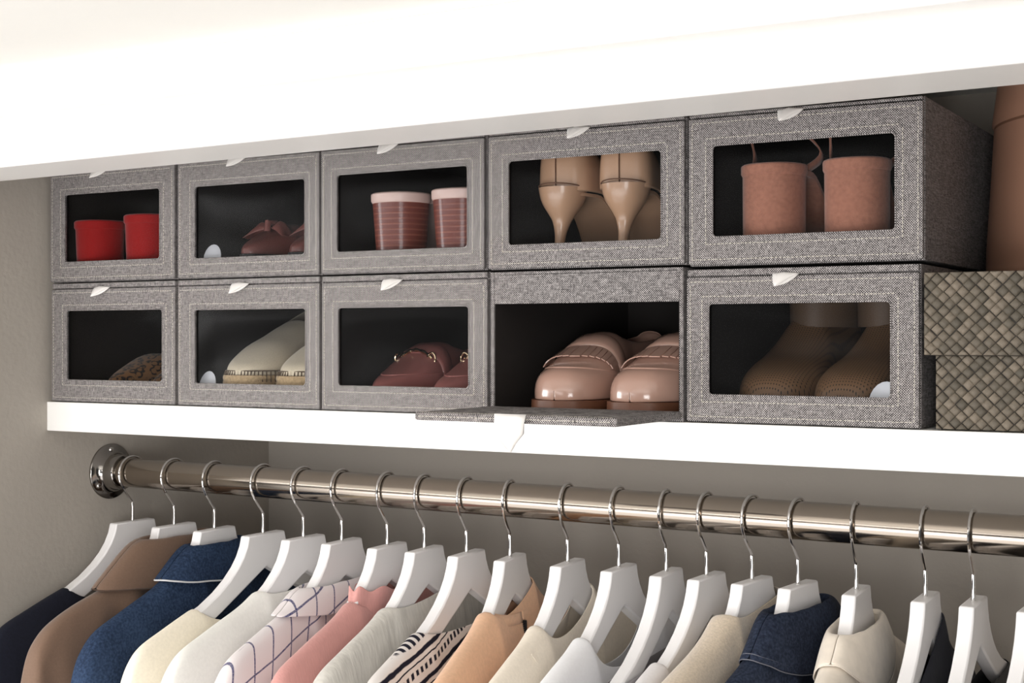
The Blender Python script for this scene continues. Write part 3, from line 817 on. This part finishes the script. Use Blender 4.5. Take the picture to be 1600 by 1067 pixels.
# ------------------------------------------------------------------ garments
RID = [(.02, .0), (.035, -.002), (.045, -.0245), (.055, -.037), (.07, -.0505), (.09, -.064), (.115, -.0765), (.15, -.0885), (.185, -.1005), (.208, -.1085), (.222, -.116), (.234, -.129), (.243, -.148), (.249, -.175), (.254, -.22), (.258, -.30), (.261, -.40)]
ZH = -.50
def garment_mesh(a, hw, off, ndp, ndm, seed, wr=.0035, puff=0, x0=.0096, sl=1.0, a2=None):
    a2 = a2 or a
    half = lambda a: sorted(set([a, a * .94, a * .8, a * .6, a * .4, a * .2] + [a + (.235 * sl - a) * k / 16 for k in range(17)] + [.235 * sl + (.261 - .235) * sl * k / 8 for k in range(1, 9)]))
    ys = [-y for y in half(a)[::-1]] + [0] + half(a2)
    def ridge(y):
        y = abs(y) / sl; return smooth_tab(RID, max(y, .036)) + .003 + off * min(1, max(0, (y - .03) / .03)) 
    ds = [0, .002, .005, .010, .017, .027, .04, .055, .072, .092, .115, .14, .17, .2, .235, .27, .31, .36, .42]
    b = MB()
    for side in (1, -1):
        rows = []; nd = ndp if side > 0 else ndm
        for y in ys:
            aa = a if y <= 0 else a2
            inneck = abs(y) < aa - 1e-6
            un = (y + a) / (a + a2)
            rz_ = ridge(a) + (ridge(a2) - ridge(a)) * max(0, min(1, un)) ** 1.5 if inneck else ridge(y)
            zt = rz_ - (nd * math.sqrt(max(0, 4 * un * (1 - un))) if inneck else 0)
            edge = min(1, max(0, (.262 * sl - abs(y)) / .05)) ** .5
            H_ = hw * (.45 + .55 * edge); row = []
            for d in ds:
                z = zt - d * (zt - ZH) / .42 if d > .1 else zt - d
                z = max(ZH, z)
                if inneck: x = x0 + (H_ - x0) * (1 - math.exp(-d / .05))
                else: x = (x0 + .35 * off) * (1 - math.exp(-(d / .0035) ** .8)) if d < .012 else (x0 + .35 * off) + (H_ - x0 - .35 * off) * (1 - math.exp(-(d - .012) / .055))
                if inneck: x += .35 * off * (abs(y) / aa) ** 2
                amp = wr * min(1, d / .05) 
                nz = noise.noise(Vector((y * 22 + seed * 7.3, z * 6 + side * 3, seed * 1.7))) + .5 * noise.noise(Vector((y * 60 + z * 25, z * 18 + side, seed * 2.2)))
                fold = noise.noise(Vector((y * 14 - z * 9, seed * 3.3 + side, 0)))
                x = max(x0 if d > .012 or inneck else 0, x + amp * (nz + .8 * fold))
                pz = z + (wr * .25 * noise.noise(Vector((y * 14, seed * 3.3, 4))) if abs(y) > aa + .02 and d < .06 else 0) + (puff * .4 * noise.noise(Vector((y * 30, x * 30, seed))) if not inneck else 0)
                row.append((side * x, y + (.0015 * noise.noise(Vector((z * 20, seed, y * 9)))), pz))
            rows.append(row)
        b.quad_grid(rows, flip=side < 0)
    return b
def collar_mesh(ryt, zt, ryb, zb_, rxt=.0125, rxb=.024, gap=.25, seed=0, back=1.0, wav=.002, sdrop=.01):
    prof = [(.0, -.030, 0), (.02, -.012, 0), (.05, -.002, 0), (.12, .0015, 0), (.22, .0, 0), (.36, -.10, 1), (.55, -.35, 1), (.75, -.65, 1), (.9, -.86, 1), (1, -1, 1)]
    rows = []; N = 60; H_ = zt - zb_
    for k in range(N + 1):
        ph = -math.pi / 2 + 2 * math.pi * k / N
        c, s_ = math.cos(ph), math.sin(ph); row = []
        for (u, dz, rel) in prof:
            ry = ryt + (ryb - ryt) * max(0, (u - .1) / .9) ** (1.0); rx = rxt + (rxb - rxt) * max(0, (u - .05) / .95) ** .6
            z = zt + (dz * H_ if rel else dz) 
            z -= sdrop * (1 - s_ * s_) * max(0, u - .2)
            z += wav * noise.noise(Vector((c * 2 + seed, s_ * 3, u * 2)))
            if s_ > 0: z += (back - 1) * .01 * s_
            row.append((rx * math.copysign(abs(c) ** .8, c), ry * math.copysign(abs(s_) ** .9, s_), z))
        rows.append(row)
    b = MB(); b.quad_grid(rows, close_v=False); 
    return b, rows
M['navy'] = cloth('navy_knit', srgb(24, 26, 38), .9, 300, .3, .15, .04)
M['taupe'] = cloth('taupe_twill', srgb(118, 94, 78), .7, 400, .15, .06)
def denim(name, a, c):
    m = mat(name, a, .85, spec=.15); t = NT(m); o = t.obj(); s = t.sep(o)
    tw = t.math('SINE', t.math('MULTIPLY', t.math('ADD', t.math('ADD', s[0], s[1]), s[2]), 2 * math.pi / .0016))
    n = t.noise(350, 3); f = t.math('ADD', t.math('MULTIPLY', tw, .18), n); n2 = t.noise(14, 3)
    f = t.math('ADD', f, t.math('MULTIPLY', t.math('SUBTRACT', n2, .5), .6))
    t.put(t.b.inputs['Base Color'], t.mix(t.mapr(f, .25, .85, 0, 1), a, c)); t.bump(f, .3, .0008); return m
M['denim'] = denim('mid_blue_denim', srgb(24, 35, 56), srgb(58, 77, 106))
M['dkdenim'] = denim('dark_indigo_denim', srgb(22, 26, 40), srgb(58, 68, 88))
M['cream'] = cloth('pale_cream_crepe', srgb(240, 231, 212), .8, 300, .2, .04)
M['whitec'] = cloth('white_blouse_cloth', srgb(232, 230, 224), .75, 300, .12, .03)
M['pink'] = cloth('dusty_pink_georgette', srgb(206, 150, 144), .85, 300, .2, .06, stretch=(1, 3, .3))
M['ltgrey'] = cloth('crinkled_light_grey', srgb(206, 202, 194), .85, 90, .9, .1, stretch=(1, 2.2, .4))
M['peach'] = cloth('peach_jersey', srgb(230, 186, 152), .9, 250, .15, .05)
M['cream2'] = cloth('ivory_cotton', srgb(240, 229, 212), .85, 300, .15, .04)
M['brightw'] = cloth('bright_white_cotton', srgb(242, 242, 244), .8, 300, .12, .02)
M['camis'] = cloth('grey_satin', srgb(160, 156, 160), .4, 100, .1, .05)
M['softw'] = cloth('soft_white_cotton', srgb(226, 222, 222), .85, 300, .12, .03)
M['beige'] = cloth('beige_wool_knit', srgb(202, 186, 165), .95, 420, .5, .1, sheen=.5)
M['creamj'] = cloth('cream_jacquard', srgb(232, 221, 206), .85, 70, .5, .06)
M['black'] = cloth('black_satin', srgb(20, 20, 25), .5, 100, .1, .1, .02)
M['navyp'] = cloth('navy_crepe', srgb(22, 24, 36), .8, 200, .2, .1, .04)
M['thread_w'] = mat('white_thread', srgb(206, 206, 208), .8)
M['thread_g'] = mat('grey_thread', srgb(104, 106, 116), .8)
M['brownseam'] = mat('brown_seam', srgb(86, 66, 54), .8)
# navy windowpane check on white
m = mat('white_cloth_with_navy_windowpane', srgb(224, 216, 216), .85, spec=.2, sheen=.2); t = NT(m); s = t.sep(t.obj()); nzz = t.noise(14, 2)
def gl(v, per, wd, ph):
    q = t.math('ADD', t.math('ADD', v, ph), t.math('MULTIPLY', nzz, .006))
    q = t.math('ABSOLUTE', t.math('SUBTRACT', t.math('FRACT', t.math('DIVIDE', q, per)), .5)); return t.mapr(q, wd * .7, wd, 1, 0)
yy = t.math('ADD', s[1], t.math('MULTIPLY', s[2], -.35)); zz = t.math('ADD', s[2], t.math('MULTIPLY', s[1], -.35))
f = t.math('MAXIMUM', gl(yy, .031, .04, .012), gl(zz, .031, .04, .007)); f = t.math('MULTIPLY', f, t.mapr(t.noise(900, 1), .3, .6, .6, 1))
t.put(t.b.inputs['Base Color'], t.mix(f, srgb(224, 216, 216), srgb(48, 50, 100))); M['check'] = m
# black bands with dots on white
m = mat('white_cloth_with_black_bands', srgb(226, 220, 216), .85, spec=.2); t = NT(m); s = t.sep(t.obj()); nzz = t.noise(25, 3)
q = t.math('FRACT', t.math('DIVIDE', t.math('ADD', s[2], t.math('ADD', t.math('MULTIPLY', s[1], -.25), t.math('MULTIPLY', nzz, .008))), .03))
band = t.mapr(t.math('ABSOLUTE', t.math('SUBTRACT', q, .22)), .07, .1, 1, 0)
dots = t.mapr(t.math('ABSOLUTE', t.math('SUBTRACT', q, .65)), .09, .12, 1, 0)
dx = t.math('FRACT', t.math('DIVIDE', s[1], .0095)); dd = t.mapr(t.math('ABSOLUTE', t.math('SUBTRACT', dx, .5)), .22, .3, 1, 0)
line = t.mapr(t.math('ABSOLUTE', t.math('SUBTRACT', q, .95)), .02, .035, 1, 0)
f = t.math('MAXIMUM', t.math('MAXIMUM', band, line), t.math('MULTIPLY', dots, dd))
t.put(t.b.inputs['Base Color'], t.mix(f, srgb(226, 220, 216), srgb(30, 30, 44))); M['tribal'] = m

# index, name, label, category, material, a, off, ndp, ndm, wrinkle, collar
G = [
 (0, 'sleeveless_shirt', 'dark navy top with wide neck, nearest the left wall', 'top', 'navy', .118, .001, .03, .05, .002, None),
 (1, 'collared_shirt', 'taupe brown collared shirt on the second hanger', 'shirt', 'taupe', .06, .011, .02, .03, .013, (.058, -.015, .142, -.067, .014, .032)),
 (2, 'denim_jacket', 'mid blue denim jacket with pale piping under the collar', 'jacket', 'denim', .05, .012, .02, .03, .003, (.047, -.018, .107, -.053, .014, .033)),
 (3, 'top', 'pale cream top with wide neckline, beside the blue denim jacket', 'top', 'cream', .128, .002, .03, .06, .0015, None),
 (4, 'blouse', 'plain white blouse between cream top and checked shirt', 'blouse', 'whitec', .086, .004, .012, .03, .002, None),
 (5, 'collared_shirt', 'white shirt with navy windowpane check and collar', 'shirt', 'check', .085, .006, .02, .03, .003, (.085, -.048, .138, -.072, .015, .029)),
 (6, 'ruffled_blouse', 'dusty pink blouse with ruffled neckline', 'blouse', 'pink', .085, .003, .016, .03, .003, 'ruffle'),
 (7, 'blouse', 'light grey crinkled blouse next to the pink one', 'blouse', 'ltgrey', .09, .006, .008, .03, .004, None),
 (8, 'patterned_top', 'white top with black bands and dots', 'top', 'tribal', .118, .003, .012, .04, .003, None),
 (9, 'top', 'peach coloured round neck top', 'top', 'peach', .08, .006, .018, .03, .002, 'band'),
 (10, 'top', 'ivory cotton top with curved shoulder seam, right of the peach top', 'top', 'cream2', .088, .006, .03, .03, .002, 'seam'),
 (11, 'top', 'bright white top right of the ivory one', 'top', 'brightw', .098, .008, .05, .05, .002, None),
 (12, 'camisole', 'grey satin camisole low between two white hanger arms', 'top', 'camis', .165, .001, .0, .0, .001, None),
 (13, 'top', 'soft white top left of the beige knit', 'top', 'softw', .118, .006, .05, .05, .0015, None),
 (14, 'knit_sweater', 'beige wool knit sweater beside the dark denim jacket', 'sweater', 'beige', .066, .019, .01, .02, .0015, None),
 (15, 'denim_jacket', 'dark indigo denim jacket with stitched collar', 'jacket', 'dkdenim', .06, .014, .02, .03, .002, (.068, -.022, .118, -.057, .0155, .029)),
 (16, 'jacket', 'cream patterned jacket with soft rounded collar', 'jacket', 'creamj', .07, .014, .02, .03, .002, (.074, -.034, .112, -.054, .0165, .031)),
 (17, 'top', 'navy top hanging behind the right hand white hangers', 'top', 'navyp', .15, .001, .004, .0, .002, None),
 (18, 'top', 'black satin top on the last full hanger', 'top', 'black', .16, .001, .004, .0, .002, None),
]
for (i, nm, lab, cat, mm, a, off, ndp, ndm, wr, col) in G:
    X = HX[i]; gap = min(HX[i] - (HX[i - 1] if i else XW + .0), HX[i + 1] - HX[i])
    ZG = ZT - SAG * (X - XW)
    hw = min(.030, gap * .46) if i else .026
    gb = garment_mesh(a, hw, off, ndp, ndm, i + 1.37, wr, a2={17: .045, 9: .055, 10: .055, 4: .06, 14: .045, 7: .07}.get(i))
    if col is None:
        o = gb.build(nm, mm, None, merge=.00005, auto=False, sub=1, solid=.0009)
        o.location = (X, YR, ZG); o.rotation_euler = (0, 0, HY[i]); tag(o, lab, cat); root = o
    else:
        root = empty(nm, (X, YR, ZG), HY[i]); tag(root, lab, cat)
        gb.build('garment_body', mm, root, merge=.00005, auto=False, sub=1, solid=.0009)
    if isinstance(col, tuple):
        ryt, zt, ryb, zb_, rxt, rxb = col
        b, rows = collar_mesh(ryt, zt, ryb, zb_, rxt, rxb, seed=i, sdrop={1: .012, 2: .012, 5: .012, 15: .036, 16: .05}[i])
        c_ = b.build('collar', mm, root, auto=False, sub=1, solid=.0016)
        if nm != 'collared_shirt' or i == 1:
            b = MB(); b.tube([Vector(r_[-1]) + Vector((0, 0, -.0004)) for r_ in rows], .0011 if i == 2 else .0006, 6, cap=False)
            b.build('piping', {2: 'thread_w', 1: 'brownseam', 15: 'thread_g', 16: 'creamj'}[i], c_)
        if i == 15:
            b = MB(); b.tube([Vector(r_[-2]) * 1.012 for r_ in rows], .0005, 5, cap=False); b.build('topstitch', 'thread_g', c_)
    if col == 'ruffle':
        rows = []
        for k in range(121):
            ph = 2 * math.pi * k / 120; c, s_ = math.cos(ph), math.sin(ph); fr = math.sin(ph * 9) ; row = []
            for u in (0, .3, .6, .85, 1):
                ry = .087 - .011 * u + .0016 * fr * u; rx = .0145 + .006 * u * (1 + .3 * fr)
                row.append((rx * c, ry * s_, -.076 + .034 * u * (1 + .1 * fr) - .006 * (1 - s_ * s_)))
            rows.append(row)
        b = MB(); b.quad_grid(rows, close_v=False); b.build('ruffle', mm, root, auto=False, sub=1, solid=.0007)
        rows = []
        for k in range(61):
            ph = 2 * math.pi * k / 60; c, s_ = math.cos(ph), math.sin(ph)
            rows.append([((.0145 + q * .002) * c, (.084 + .006 * q) * s_, -.068 - .012 * q - .007 * (1 - s_ * s_)) for q in (0, .5, 1)])
        b = MB(); b.quad_grid(rows); b.build('neck_band', mm, root, auto=False, solid=.0014)
    if col == 'band':
        b = MB(); rows = []
        for k in range(61):
            ph = 2 * math.pi * k / 60; c, s_ = math.cos(ph), math.sin(ph)
            rows.append([((.0135 + q * .002) * c, (.076 + .016 * q) * s_, -.052 - .012 * q - .012 * (1 - s_ * s_)) for q in (0, .5, 1)])
        b.quad_grid(rows); b.build('neck_band', mm, root, auto=False, solid=.0016)
    if col == 'seam':
        b = MB(); b.tube([(.0135 + .012 * u, -.13 + .11 * u, -.078 - .06 * math.sin(u * 1.7)) for u in [k / 14 for k in range(15)]], .0007, 6); b.build('seam', mm, root)

# small fittings on the clothes
def child(nm, mname, idx, fn):
    par = [o for o in D.objects if o.parent is None and o.get('label') == G[idx][2]][0]
    b = MB(); fn(b); return b.build(nm, mname, par)
child('button', 'black', 7, lambda b: b.lathe([(.0001, .0285), (.005, .0285), (.006, .027), (.006, .0255), (.0001, .0255)], (0, .004, -.108), 'x', 20))
def zip_(b):
    for k in range(7): b.box(.0165, .0195, -.0022, .0022, -.075 - .0022 * k, -.0736 - .0022 * k)
    b.box(.019, .0205, -.0014, .0014, -.089, -.074)
child('zipper', 'black', 9, zip_)
